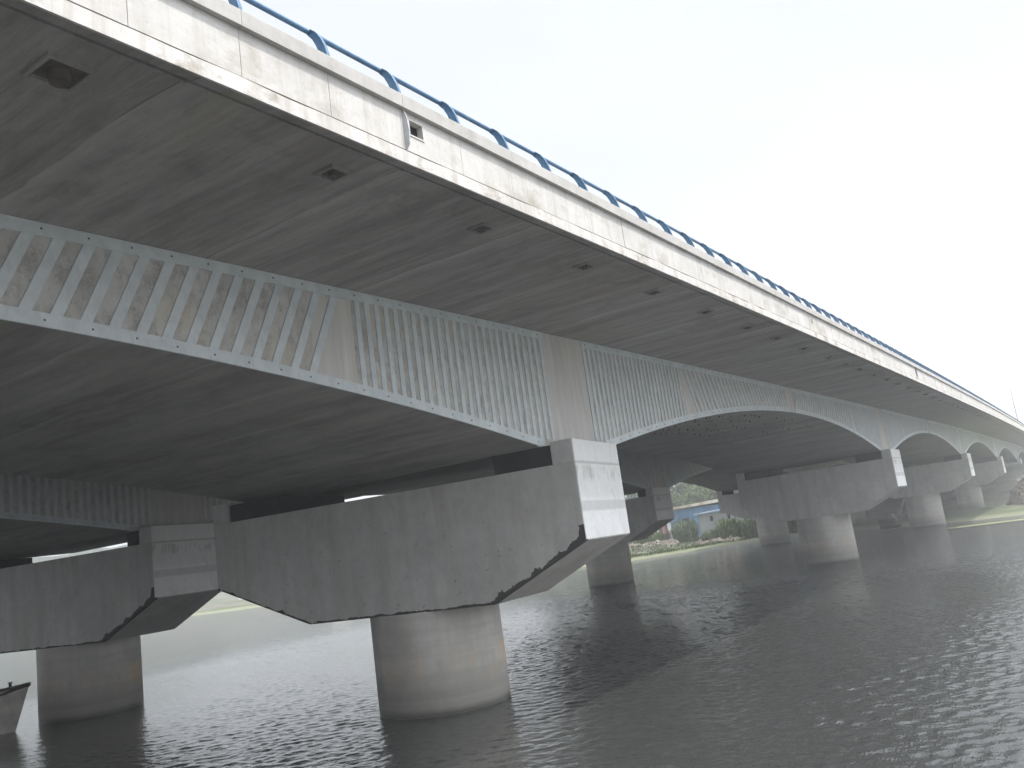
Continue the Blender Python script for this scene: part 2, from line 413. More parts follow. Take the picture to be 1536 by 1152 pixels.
        for y in ydr:
            z = ZS+dzf(y); x = 1.98
            b = MB(); big_ = -11 < y < -9; w, t, pr = (.165, .03, .07) if big_ else (.12, .024, .04)
            for (x0, x1, y0, y1) in ((x-w, x+w, y-w, y-w+t), (x-w, x+w, y+w-t, y+w), (x-w, x-w+t, y-w+t, y+w-t), (x+w-t, x+w, y-w+t, y+w-t)):
                b.box(x0, x1, y0, y1, z-.03, z+.01, 0)
            b.box(x-w+t, x+w-t, y-w+t, y+w-t, z-.006, z+.01, 1)
            b.tube([(x, y, z-.006), (x, y, z-(.09 if big_ else .05))], pr, 14, 1)
            pass
            b.build('drain_outlet', [M['soffit'], M['pipe']], root, O)
    # bonded steel plates on the outer web
    bands = {}
    strips = []
    x0, x1 = XW-.004, XW+.020
    T = .135
    for n in range(-1, 5):
        N = NODE0+n*SPAN
        for s in (-1, 1):
            lo, hi = .72, SPAN/2-.36
            if s < 0 and n == -1: continue
            top = MB(); bot = MB()
            yl = frange(lo, hi, .4)
            for i in range(len(yl)-1):
                a, e = N+s*yl[i], N+s*yl[i+1]
                if a > e: a, e = e, a
                top.yzpoly([(a, ZS-T+dzf(a)), (e, ZS-T+dzf(e)), (e, ZS-.004+dzf(e)), (a, ZS-.004+dzf(a))], x0, x1)
                bl = lambda y: soff(y)-.004+dzf(y)
                if yl[i] >= 1.1: bot.yzpoly([(a, bl(a)), (e, bl(e)), (e, bl(e)+T), (a, bl(a)+T)], x0, x1)
            for o in frange(lo+.15, hi-.1, .45):
                y = N+s*o
                if -14 < y < 32:
                    for mb, zz in ((top, ZS-.065+dzf(y)), (bot, soff(y)+.06+dzf(y))):
                        if mb is bot and o < 1.3: continue
                        mb.box(x1-.002, x1+.008, y-.008, y+.008, zz-.008, zz+.008, 1)
            top.build('top_plate', [M['strip'], M['bolt']], root, O); bot.build('bottom_plate', [M['strip'], M['bolt']], root, O)
            o = .75
            while o < 5.5:
                y = N+s*(o+.045); zb = soff(y)+T-.006+dzf(y); zt = ZS-T+.006+dzf(y)
                strips.append((y, [(y-.045, zb), (y+.045, zb), (y+.045, zt), (y-.045, zt)])); o += .192
            o = 6.3
            while o < hi-.05:
                y = N+s*o; zb = soff(y)+T-.006+dzf(y); zt = ZS-T+.006+dzf(y); h = zt-zb
                yt = N+s*(o-.47*h)
                strips.append((y, [(y-.062, zb-.004), (y+.062, zb-.004), (yt+.062, zt), (yt-.062, zt)])); o += .285
    C = (-7.06, -13) if not second else (18.6, -13)
    vis = [q for q in strips if -14.3 < q[0]]
    if second: vis = [q for q in strips if -7 < q[0] < 0]
    vis.sort(key=lambda q: (q[0]+13)**2); near = vis[:100]; ids = set(id(q) for q in near)
    for y, p in near:
        b = MB(); b.yzpoly(p, x0, x1-.004); b.build('steel_strip', M['strip'], root, O)
    b = MB()
    for q in strips:
        if id(q) not in ids: b.yzpoly(q[1], x0, x1-.004)
    tag(b.build('steel_strip', M['strip'], root, O), kind='stuff')
    # rough mottled facing seen between the strips
    for n in range(-1, 5):
        N = NODE0+n*SPAN
        for s, (lo, hi) in ((-1, (.74, 5.5)), (-1, (6.25, SPAN/2-.36)), (1, (.74, 5.5)), (1, (6.25, SPAN/2-.36))):
            if s < 0 and n == -1: continue
            b = MB(); yl = frange(lo, hi, .4)
            for i in range(len(yl)-1):
                a, e = N+s*yl[i], N+s*yl[i+1]
                if a > e: a, e = e, a
                b.yzpoly([(a, soff(a)+.04+dzf(a)), (e, soff(e)+.04+dzf(e)), (e, ZS-.04+dzf(e)), (a, ZS-.04+dzf(a))], XW-.01, XW+.004)
            b.build('rough_web_panel', M['rough'], root, O)
    return root

m = NM('girder_concrete')   # box soffit: broad transverse shutter streaks, vertical streaks on the webs
s1 = m.noise((.09, .9, .5), 1.0, 6, .62, .34, .68, dist=.4); s2 = m.noise((.3, 1.6, .25), 1.5, 6, .7, .32, .7, off=(4, 1, 0))
c = m.mix(m.math('MULTIPLY', m.math('ADD', s1, s2), .5), (.27, .26, .247), (.49, .48, .455))
bl = m.noise((.35, .8, .5), 1.3, 8, .75, .45, .68, dist=.8, off=(8, 8, 1)); c = m.mix(m.math('MULTIPLY', bl, .5), c, (.20, .185, .165))
yl = m.noise((.5, 1.8, .15), 1.5, 5, .6, .5, .7, off=(1, 8, 2)); c = m.mix(m.math('MULTIPLY', yl, .3), c, (.52, .49, .40))
sy = m.sep(); yy = m.math('ADD', sy['Y'], m.math('MULTIPLY', m.noise((.2, .2, .2), 1.2, 3, .5, 0, 1), .7))
fr = m.math('FRACT', m.math('DIVIDE', m.math('ADD', yy, 300.0), 1.9))
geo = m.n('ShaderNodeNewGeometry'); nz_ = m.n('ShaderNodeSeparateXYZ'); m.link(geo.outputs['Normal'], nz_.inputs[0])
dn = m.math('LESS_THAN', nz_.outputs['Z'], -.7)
pale = m.math('MULTIPLY', m.math('MULTIPLY', m.rng(fr, 0, .09, 1, 0), dn), m.noise((.3, .5, .3), 1.3, 4, .6, .35, .6))
c = m.mix(m.math('MULTIPLY', pale, .5), c, (.58, .57, .54))
sp = m.noise((1, 1, 1), 5.5, 4, .6, .70, .76); c = m.mix(m.math('MULTIPLY', sp, .5), c, (.08, .07, .06))
c = boards(m, c, 'Y', .34, .14, True)
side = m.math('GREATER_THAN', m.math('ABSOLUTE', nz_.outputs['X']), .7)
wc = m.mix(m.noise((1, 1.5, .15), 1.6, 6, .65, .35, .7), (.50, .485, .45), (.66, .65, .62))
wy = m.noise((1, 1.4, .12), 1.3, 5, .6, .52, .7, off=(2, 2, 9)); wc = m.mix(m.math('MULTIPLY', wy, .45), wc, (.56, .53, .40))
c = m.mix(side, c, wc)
m.color(c); m.bump(m.noise((1, 1, 1), 9, 6, .7, .2, .8), .3, .015); M['web_s'] = m.m

b1 = make_bridge(False)
tag(b1, 'near concrete road bridge with arched girder, pale strengthening strips and blue handrail', 'bridge', 'twin road bridges')
b2 = make_bridge(True)
tag(b2, 'second parallel concrete road bridge, in shadow behind the near bridge', 'bridge', 'twin road bridges')

# ---------------------------------------------------------------- piers
L, D, Zb, Zt, Ze, Ch, Ch2, Zs, ws = 7.98, 2.2, 1.756, 3.904, 2.610, 1.819, 2.22, 4.292, .393
def make_pier(x, y, dz, length, ch2, rot, chip, xc, base=-.6, bw=1.1):
    # object frame: origin under the outer end of the cap, x inboard negative
    root = empty('bridge_pier', (x, y, 0), rot)
    h = D/2; zb, zt, ze, zs = Zb+dz, Zt+dz, Ze+dz, Zs+dz
    o = (0, 0, zb)
    def child(mb, name, mats, org=(0, 0, 0), bevel=0):
        ob = mb.build(name, mats, root, org, bevel); ob.location = Vector(org)*K; return ob
    b = MB(); b.xzpoly([(0, ze), (0, zt), (-length, zt), (-length, ze), (-length+ch2, zb), (-Ch, zb)], -h, h)
    child(b, 'pier_cap', M['cap_chipped'] if chip else M['cap'], o, .012)
    # pale panel on the outer end face, carried up over the shear block
    b = MB(); b.box(-ws, -.002, -h, h, zt+.001, zs)
    child(b, 'shear_block', M['cap'], (0, 0, zt), .012)
    b = MB(); b.box(-length+.002, -length+ws, -h, h, zt+.001, zs)
    child(b, 'shear_block', M['cap'], (0, 0, zt), .012)
    b = MB(); b.box(-.001, .012, -h+.01, h-.01, ze+.02, zs-.008)
    child(b, 'pale_end_face', M['endface'], o)
    for xa, xc_ in ((-ws-.02-bw, -ws-.02), (-length+ws+.02, -length+ws+(.3 if bw < 1 else 1.3))):
        b = MB(); b.box(xa, xc_, -h+.06, h-.06, zt-.01, 4.245+dz); child(b, 'bearing', M['pad'], (0, 0, zt))
    r = 1.214; n = 96
    b = MB(); vs = []
    zl = [base, -.1, 0, .3, .8, 1.3, zb+.01]
    for z in zl: vs += [(xc+r*math.cos(2*math.pi*i/n), r*math.sin(2*math.pi*i/n), z) for i in range(n)]
    fs = [(k*n+i, k*n+(i+1) % n, (k+1)*n+(i+1) % n, (k+1)*n+i) for k in range(len(zl)-1) for i in range(n)]
    b.add(vs, fs, 0, True); child(b, 'column', M['column'])
    return root
where = ['in the water closest to the camera', 'in the water one span past the closest',
         'at the shoreline, two spans past the closest', 'on the green bank, three spans past the closest',
         'at the right edge, four spans past the closest', 'by the far abutment, five spans past the closest']
for br in (0, 1):
    for n in range(0, 6):
        if n == 5 and br: continue
        X = -11.543*br
        dz = dzf(NODE0+n*SPAN) if n else 0
        if n == 0:
            rot = R(7.4)
            # rotation about the cap's middle
            cx = -L/2; ex = cx + (L/2)*math.cos(rot); ey = (L/2)*math.sin(rot)
            xcl = -3.706
            p = make_pier(X+ex, ey, 0, L, Ch2, rot, True, xcl+.03, bw=.45 if br else 1.1)
        else:
            p = make_pier(X, n*29.0+(.25 if n > 1 else .1), dz, 7.45 if n > 1 else 7.1, 2.03, 0, False, -3.706, bw=.45 if br else 1.1)
        side = 'near bridge' if br == 0 else 'far bridge'
        tag(p, 'hammerhead concrete pier of the %s %s' % (side, where[n]), 'bridge pier', 'piers of the twin bridges')

# lamp post on the far part of the deck
lp = empty('slender_pole', (2.2, 86.3, 7.3))
b = MB(); b.tube([(2.2, 86.3, 7.2), (2.2, 86.3, 9.5), (2.2, 86.3, 11.3)], [.07, .05, .03], 8)
b.build('pole', plain('galvanised', (.45, .46, .47), .5), lp, (2.2, 86.3, 7.3))
b = MB(); b.box(2.05, 2.35, 86.15, 86.45, 7.0+dzf(86), 7.35+dzf(86)); b.build('base', plain('galvanised_base', (.45, .46, .47), .5), lp, (2.2, 86.3, 7.3))
tag(lp, 'slender pale grey pole on the far end of the near bridge deck', 'pole')

# ---------------------------------------------------------------- water
m = NM('river_water', .05, .5)
m.b.inputs['IOR'].default_value = 1.62
dn = m.noise((1, 1, 1), .08, 3, .5, .3, .7)
m.color(m.mix(dn, (.031, .033, .032), (.037, .039, .038)))
def wave(scale, rot, sc, det, off):
    mp = m.n('ShaderNodeMapping'); mp.inputs['Scale'].default_value = scale; mp.inputs['Rotation'].default_value = (0, 0, rot); mp.inputs['Location'].default_value = off
    m.link(m.obj(), mp.inputs['Vector'])
    nz = m.n('ShaderNodeTexNoise'); nz.inputs['Scale'].default_value = sc; nz.inputs['Detail'].default_value = det; nz.inputs['Roughness'].default_value = .55
    nz.inputs['Distortion'].default_value = .6
    m.link(mp.outputs[0], nz.inputs['Vector']); return nz.outputs['Fac']
w1 = wave((1, .42, 1), R(-58), 2.6, 4, (0, 0, 0)); w2 = wave((1, .65, 1), R(-45), 6.5, 3, (4, 4, 0)); w3 = wave((1, .5, 1), R(-70), .55, 2, (9, 2, 0))
w4 = wave((1, .6, 1), R(-52), 17, 2, (1, 7, 0))
gp = m.sep(); far = m.math('MAXIMUM', m.rng(gp['Y'], 22, 38), m.rng(gp['X'], -42, -30, 1, 0))
h = m.math('ADD', m.math('MULTIPLY', w4, .07), m.math('MULTIPLY', m.math('ADD', m.math('MULTIPLY', w1, 1.3), m.math('MULTIPLY', w2, .9)), far))
bp = m.bump(h, .9, .17)
M['water'] = m.m
import numpy as np
def axis_pts(lo, a, b_, hi, st, gr):
    p = list(np.arange(a, b_, st)); d = st; x = p[-1]
    while x < hi: d *= gr; x += d; p.append(min(x, hi))
    d = st; x = p[0]; q = []
    while x > lo: d *= gr; x -= d; q.append(max(x, lo))
    return np.array(q[::-1]+p)
WX = axis_pts(-1040, -30, 15, 440, .046, 1.022); WY = axis_pts(-290, -11, 26, 1030, .046, 1.016)
gx, gy = np.meshgrid(WX, WY); dxs = np.gradient(WX); dys = np.gradient(WY); cell = np.maximum(dxs[None, :], dys[:, None])
H = np.zeros(gx.shape); rng_ = np.random.default_rng(4)
NW = 80
for i in range(NW):
    lam = .10*(6.5**(rng_.random()**1.6)); th = R(122) + rng_.normal(0, .62)     # heading of the chop
    kx, ky = math.cos(th)*2*math.pi/lam, math.sin(th)*2*math.pi/lam; ph = rng_.random()*6.283
    slope = .17*math.sqrt(2/NW)
    ph2 = .9*np.sin(gx*.31*math.cos(i)+gy*.27*math.sin(i*1.7)+i) + .8*np.sin(gx*.83*math.sin(i*2.1)+gy*.71*math.cos(i*.9)+2*i)   # breaks long straight crests
    H += slope*lam/6.283*np.cos(kx*gx+ky*gy+ph+ph2)*np.clip((lam/cell-2.2)/1.5, 0, 1)
gust = .75+.35*np.sin(gx*.13+1.3*np.sin(gy*.11))*np.sin(gy*.17+1.1*np.sin(gx*.09)+1) + .12*np.sin(gx*.4+gy*.5)
lee = np.clip((gx+20)/22, 0, 1); gust *= .45+.6*lee
H *= gust
me = bpy.data.meshes.new('water'); nx, ny = len(WX), len(WY)
co_ = np.stack([gx, gy, H], -1).astype(np.float32).ravel(); me.vertices.add(nx*ny); me.vertices.foreach_set('co', co_)
ix = np.arange(nx*ny).reshape(ny, nx); q = np.stack([ix[:-1, :-1], ix[:-1, 1:], ix[1:, 1:], ix[1:, :-1]], -1).reshape(-1, 4).astype(np.int32)
me.loops.add(q.size); me.loops.foreach_set('vertex_index', q.ravel()); me.polygons.add(len(q))
me.polygons.foreach_set('loop_start', np.arange(0, q.size, 4, dtype=np.int32)); me.polygons.foreach_set('loop_total', np.full(len(q), 4, np.int32))
me.polygons.foreach_set('use_smooth', np.ones(len(q), bool)); me.update(calc_edges=True); me.materials.append(M['water'])
w = bpy.data.objects.new('water', me); col.objects.link(w); tag(w, kind='structure')
bed = plain('river_bed_mud', (.06, .055, .04))
b = MB(); b.add([(-700, -200, -1.2), (300, -200, -1.2), (300, 700, -1.2), (-700, 700, -1.2)], [(0, 1, 2, 3)])
tag(b.build('river_bed', bed, None, fix=False), kind='structure')

# ---------------------------------------------------------------- banks
SH = [(-700, -10), (-240, 10), (-160, 24), (-95, 40), (-68, 49.3), (-50, 54), (-28.2, 57.6), (-21.5, 72.5), (-18.7, 75.4), (-8.5, 65.1), (-5.4, 61.3), (-2.5, 58.3), (2.5, 58.8), (20, 60), (120, 68), (300, 75)]
def inland(x, y):
    best = 1e9; sg = 1
    for (ax, ay), (bx, by) in zip(SH, SH[1:]):
        dx, dy = bx-ax, by-ay; t = max(0, min(1, ((x-ax)*dx+(y-ay)*dy)/(dx*dx+dy*dy)))
        d = math.hypot(x-ax-t*dx, y-ay-t*dy)
        if d < best: best = d; sg = 1 if dx*(y-ay)-dy*(x-ax) > 0 else -1
    return best*sg
def sm(t, a, b_):
    t = max(0, min(1, (t-a)/(b_-a))); return t*t*(3-2*t)
def ground(x, y):
    d = inland(x, y) + .8*noise.noise((x*.25, y*.25, 0))
    if d < 0: return max(-1.1, d*.25)
    z = .09*sm(d, 0, 1.5) + .07*sm(d, 2, 14)
    w_ = sm(-x, 17, 24)
    z += w_*(.55*sm(d, 8.5, 13.5) + .7*sm(d, 20, 60))
    z += (1-w_)*(4.2*sm(y, 90, 118))
    z += .25*noise.noise((x*.3, y*.3, 3))*sm(d, 6, 16)
    return z
m = NM('bank_ground', .95)
s = m.sep(); geo = m.n('ShaderNodeNewGeometry')
nzz = m.n('ShaderNodeSeparateXYZ'); m.link(geo.outputs['Position'], nzz.inputs[0]); Z = nzz.outputs['Z']
big = m.noise((1, 1, 1), .25, 5, .6, .35, .65); fi = m.noise((1, 1, 1), 3.5, 5, .7, .35, .65)
earth = m.mix(fi, (.11, .10, .085), (.23, .21, .185)); grass = m.mix(fi, (.07, .095, .04), (.13, .155, .075))
c = m.mix(m.rng(m.math('ADD', Z, m.math('MULTIPLY', big, -.25)), .10, .40), grass, earth)
algae = m.mix(fi, (.19, .20, .13), (.25, .26, .17))
c = m.mix(m.rng(m.math('ADD', Z, m.math('MULTIPLY', m.noise((1, 1, 1), .6, 4, .6, 0, 1), .08)), .17, .20, 1, 0), c, algae)
scrub = m.math('MULTIPLY', m.noise((1, 1, 1), .35, 5, .6, .42, .58, off=(5, 5, 1)), m.rng(Z, .5, .9))
c = m.mix(m.math('MULTIPLY', scrub, .8), c, m.mix(fi, (.05, .075, .03), (.10, .13, .06)))
m.color(c); m.bump(fi, .6, .08); M['bank'] = m.m
def grid(xs, ys_, f):
    b = MB(); vs = [(x, y, f(x, y)) for y in ys_ for x in xs]; n = len(xs)
    b.add(vs, [(j*n+i, j*n+i+1, (j+1)*n+i+1, (j+1)*n+i) for j in range(len(ys_)-1) for i in range(n-1)], 0, True); return b
xs = frange(-60, 12, .6); ysb = frange(52, 130, .6)
b = grid(xs, ysb, ground); tag(b.build('riverbank', M['bank'], None, fix=False), kind='structure')
def gfar(x, y):
    z = ground(x, y)
    if -59 < x < 11 and 53 < y < 129: z -= .6
    return z
b = grid(frange(-400, 250, 6.5), frange(5, 320, 6.3), lambda x, y: gfar(x, y)-.03)
tag(b.build('ground', M['bank'], None, fix=False), kind='structure')
b = MB(); xs_ = frange(-1.5, 40, .5); vs = []
for x in xs_:
    yc = 50.5 + .02*(x-2)**2*.2 + 1.0*noise.noise((x*.2, 1, 0)); hw = 1.3 + 1.0*noise.noise((x*.35, 7, 0))
    vs += [(x, yc-hw, .012), (x, yc+hw*.8, .012)]
b.add(vs, [(2*i, 2*i+2, 2*i+3, 2*i+1) for i in range(len(xs_)-1)])
al = plain('algae', (.20, .215, .12), .9, .3, .8); tag(b.build('algae', al, None, fix=False), kind='stuff')
# pale quay path on the far left shore
b = MB()
pp = [(-150, 75), (-123, 85.6), (-100, 72), (-83, 60), (-66, 58)]
for (ax, ay), (bx, by) in zip(pp, pp[1:]):
    b.hexa([(ax, ay, .1), (bx, by, .1), (bx, by+3, .1), (ax, ay+3, .1), (ax, ay, .75), (bx, by, .75), (bx, by+3, .75), (ax, ay+3, .75)])
tag(b.build('path', plain('pale_quay', (.55, .54, .50), .9), None), kind='structure')
# hazy hills
def hill(x, y):
    r = math.hypot(x-7, y+13); a = math.degrees(math.atan2(-(x-7), y+13))   # bearing left of +Y
    e = 1.5*sm(a, 5, 15) + 1.5
    e += .55*noise.noise((a*.12, 0, 0)) + .18*noise.noise((a*.6, 2, 0))
    return max(-1, r*math.tan(R(e))*sm(r, 330, 440) - 3 + 3*noise.noise((x*.02, y*.02, 1)))
m = NM('hill_forest', .95); fi = m.noise((1, 1, 1), .12, 6, .7, .35, .65); m.color(m.mix(fi, (.025, .04, .02), (.065, .085, .045)))
m.bump(fi, 1, 3.0)
b = MB(); vs = []; na, nr = 150, 14
for j in range(nr):
    r = 330+j*9
    for i in range(na):
        a = R(-30+130*i/(na-1)); x = 7-r*math.sin(a); y = -13+r*math.cos(a)
        vs.append((x, y, hill(x, y) + (1.2*noise.noise((x*.11, y*.11, 5)))))
b.add(vs, [(j*na+i, j*na+i+1, (j+1)*na+i+1, (j+1)*na+i) for j in range(nr-1) for i in range(na-1)], 0, False)
nh = []
for j in range(10):
    r_ = 165+j*8
    for i in range(80):
        a_ = 46+60*i/79; e_ = 3.7*sm(a_, 50, 57) + .5*noise.noise((a_*.2, 4, 0)) + .2*noise.noise((a_*.9, 2, 3))
        a = R(a_); x = 7-r_*math.sin(a); y = -13+r_*math.cos(a)
        nh.append((x, y, max(-1, r_*math.tan(R(e_))*sm(r_, 160, 225) + .9*noise.noise((x*.16, y*.16, 5)))))
n0 = len(b.v); b.add(nh, [(j*80+i, j*80+i+1, (j+1)*80+i+1, (j+1)*80+i) for j in range(9) for i in range(79)])
tag(b.build('hills', m.m, None, fix=False), kind='structure')

# ---------------------------------------------------------------- vegetation
def leafmat(name, c1, c2):
    m = NM(name, .9, .1); a = m.noise((1, 1, 1), 1.3, 4, .6, .35, .65); oi = m.n('ShaderNodeObjectInfo')
    m.color(m.mix(a, c1, c2)); return m.m
M['leaf'] = leafmat('leaf', (.06, .09, .035), (.15, .20, .085)); M['leaf2'] = leafmat('leaf_grey', (.09, .12, .075), (.21, .25, .15))
M['leafd'] = leafmat('leaf_dark', (.022, .040, .018), (.075, .10, .045)); M['bark'] = plain('bark', (.10, .08, .06))
def leaves(b, blobs, n, size, rr):
    for _ in range(n):
        cx, cy, cz, r, rz_ = rr.choice(blobs)
        while True:
            p = Vector((rr.uniform(-1, 1), rr.uniform(-1, 1), rr.uniform(-1, 1)))
            if .35 < p.length < 1: break
        p = p * (.75+.35*rr.random())
        q = Vector((cx+p.x*r, cy+p.y*r, cz+p.z*rz_))
        d1 = Vector((rr.gauss(0, 1), rr.gauss(0, 1), rr.gauss(0, .7))).normalized(); d2 = d1.orthogonal().normalized()
        if rr.random() < .5: d2 = d2.cross(d1)
        s_ = size*rr.uniform(.6, 1.4)
        b.add([q-d1*s_, q+d2*s_*.5, q+d1*s_, q-d2*s_*.5], [(0, 1, 2, 3)])
def make_tree(name, x, y, z, h, w, n, size, seed, mat, group, label, cat='tree'):
    rr = random.Random(seed); root = empty(name, (x, y, z)); o = (0, 0, 0)
    b = MB(); pts = [(0, 0, -.2), (.03*h, .01*h, h*.3), (-.01*h, .02*h, h*.62), (0, 0, h*.85)]
    b.tube(pts, [h*.035, h*.028, h*.016, h*.004], 7)
    blobs = []
    for k in range(9):
        a = rr.uniform(0, 6.28); t = rr.uniform(.35, .9); rad = w*.5*rr.uniform(.2, .85)*(1.15-abs(t-.55))
        tip = (math.cos(a)*rad, math.sin(a)*rad, h*t)
        b.tube([(0, 0, h*(t*.6)), tip], [h*.012, h*.004], 5)
        blobs.append((*tip, w*rr.uniform(.18, .30), h*rr.uniform(.10, .17)))
    blobs.append((0, 0, h*.88, w*.2, h*.12))
    b.build('trunk', M['bark'], root)
    c = MB(); leaves(c, blobs, n, size, rr); c.build('crown', mat, root, fix=False)
    if label: tag(root, label, cat, group)
    return root
def copy_tree(o, parent=None):
    c = o.copy(); col.objects.link(c); c.parent = parent
    for ch in list(o.children): copy_tree(ch, c)
    return c
protos = [make_tree('broadleaf_tree', 0, 0, 0, 7.5, 7.5, 3200, .22, 11+k, M['leafd' if k < 2 else 'leaf'], None, None) for k in range(3)]
spots = []
rr = random.Random(5)
for row, (Y, k0) in enumerate(((104, 0), (114, 2), (126, 1))):
    for i in range(7):
        x = -66 + i*5.2 + rr.uniform(-1, 1) - row*5
        spots.append((x, Y+rr.uniform(-2, 2)+(i % 2)*1.5, rr.uniform(.75, 1.1)+.18*row))
spots = [q for q in spots if not (-48 < q[0] < -28 and q[1] < 102)]
desc = ['tall dark tree', 'round leafy tree', 'spreading tree']
for i, (x, y, s_) in enumerate(spots):
    p = protos[i % 3]; t = p if i < 3 else copy_tree(p)
    t.location = (x*K, y*K, ground(x, y)*K); t.scale = (s_, s_, s_*1.1); t.rotation_euler.z = rr.uniform(0, 6)
    tag(t, '%s in the wood behind the blue shed' % desc[i % 3], 'tree', ['dark trees behind the shed', 'round trees behind the shed', 'spreading trees behind the shed'][i % 3])
# shrubs and reeds on the bank
def make_reeds(x, y, w, h, n, seed, label, mat='leaf2'):
    rr = random.Random(seed); z = ground(x, y); root = empty('shrub', (x, y, z)); b = MB(); stems = MB()
    for _ in range(n):
        a = rr.uniform(0, 6.28); r = w*.5*math.sqrt(rr.random()); px, py = math.cos(a)*r, math.sin(a)*r
        hh = h*rr.uniform(.55, 1.0)*(1.1-.5*(r/(w*.5))**2); lean = Vector((math.cos(a)*rr.uniform(0, .5), math.sin(a)*rr.uniform(0, .5), 0))
        ax = Vector((rr.uniform(-1, 1), rr.uniform(-1, 1), 0)).normalized()*.035*rr.uniform(.7, 1.6)
        p0 = Vector((px, py, -.05)); p1 = p0+Vector((0, 0, hh*.6))+lean*.4*hh*.5; p2 = p0+Vector((0, 0, hh))+lean*hh*.6; p3 = p2+lean*.35*hh-Vector((0, 0, hh*.12))
        b.add([p0-ax, p0+ax, p1+ax, p1-ax, p2+ax*.8, p2-ax*.8, p3], [(0, 1, 2, 3), (3, 2, 4, 5), (5, 4, 6)])
        if rr.random() < .12: stems.tube([p0, p1], .02, 4)
    b.build('foliage', M[mat], root, fix=False); stems.build('stem', M['bark'], root)
    tag(root, label, 'shrub', 'shrubs on the river bank')
make_reeds(-31.9, 80, 2.6, 2.5, 900, 1, 'tall reedy shrub in front of the blue shed, just left of the white hut')
make_reeds(-29.2, 80.5, 1.9, 1.2, 350, 2, 'low grey-green shrub below the left corner of the white hut')
make_reeds(-27.0, 80.5, 2.6, 2.4, 800, 3, 'broad bushy shrub in front of the white hut wall', 'leaf')
make_reeds(-24.7, 81, 2.4, 2.4, 700, 4, 'feathery pale shrub just left of the shoreline column')
make_reeds(-35.4, 79.5, 2.2, 1.4, 400, 5, 'small shrub at the left end of the bank opening', 'leaf')
make_reeds(-38.3, 80.5, 2.2, 1.4, 400, 6, 'shrub on rubble beside the second bridge column', 'leaf')
make_reeds(-20.4, 81.2, 2.2, 2.0, 450, 8, 'dark shrub seen between the two shoreline columns', 'leaf')

# rough grass between the shrubs and the algae fringe
rr = random.Random(12); b = MB(); cnt = 0
while cnt < 9000:
    x, y = rr.uniform(-46, -17), rr.uniform(58, 84); d = inland(x, y)
    if d < 3.5 or d > 15 or noise.noise((x*.5, y*.5, 9)) < -.15: continue
    z = ground(x, y); h_ = rr.uniform(.10, .30)*(1+.8*max(0, noise.noise((x*.4, y*.4, 2)))); a = rr.uniform(0, 6.28); ww = .035
    p = Vector((x, y, z-.02)); sd = Vector((math.cos(a), math.sin(a), 0))*ww; ln = Vector((rr.uniform(-.4, .4), rr.uniform(-.4, .4), 1))*h_
    b.add([p-sd, p+sd, p+ln], [(0, 1, 2)]); cnt += 1
tag(b.build('grass', leafmat('rough_grass', (.055, .08, .03), (.13, .16, .075)), None, fix=False), kind='stuff')

# rubble
def rubble(x, y, rx, ry, h, n, seed, label, cols, grp='rubble heaps'):
    rr = random.Random(seed); root = empty('rubble_heap', (x, y, ground(x, y)-.1))
    f = lambda a_, b_: max(-.3, h*(1-(a_/rx)**2-(b_/ry)**2)) + .12*noise.noise((a_*1.3+seed, b_*1.3, 0))
    b = grid(frange(-rx, rx, .25), frange(-ry, ry, .25), f); b.build('mound', cols[0], root, fix=False)
    b = MB()
    for _ in range(n):
        a_, c_ = rr.uniform(-rx, rx)*.9, rr.uniform(-ry, ry)*.9
        if (a_/rx)**2+(c_/ry)**2 > .95: continue
        zz = f(a_, c_); s_ = rr.uniform(.035, .11)*(1+1.6*(rr.random() > .95))
        mt = Matrix.Rotation(rr.uniform(0, 6), 3, Vector((rr.gauss(0, 1), rr.gauss(0, 1), 1)).normalized())
        vs = []
        for k in range(8):
            v = Vector(((k & 1)*2-1, ((k >> 1) & 1)*2-1, ((k >> 2) & 1)*2-1)); v = Vector((v.x*s_*rr.uniform(.6, 1.2), v.y*s_*rr.uniform(.5, 1), v.z*s_*rr.uniform(.35, .7)))
            vs.append(mt @ v + Vector((a_, c_, zz)))
        b.add(vs, [(0, 2, 3, 1), (4, 5, 7, 6), (0, 1, 5, 4), (2, 6, 7, 3), (0, 4, 6, 2), (1, 3, 7, 5)], rr.randrange(3))
    tag(b.build('rubble', cols[1:], root), kind='stuff')
    tag(root, label, 'rubble heap', grp)
rc = [plain('rubble_earth', (.19, .165, .135)), plain('rubble_grey', (.19, .175, .15)), plain('rubble_brick', (.20, .15, .12)), plain('rubble_pale', (.26, .235, .205))]
rubble(3.9, 82, 4.2, 6.5, 3.6, 2600, 1, 'brown rubble slope at the right edge beside the far pier', rc)
rubble(-40.5, 78.5, 4.5, 3.0, .7, 1300, 2, 'broken stone heap on the bank beside the second bridge column', rc)
rubble(-27.5, 77.8, 3.6, 1.5, .35, 700, 3, 'low brick rubble between the shrubs below the white hut', rc)
rubble(-34.0, 77.5, 2.2, 1.3, .35, 420, 4, 'small heap of broken brick left of the reedy shrub', rc)

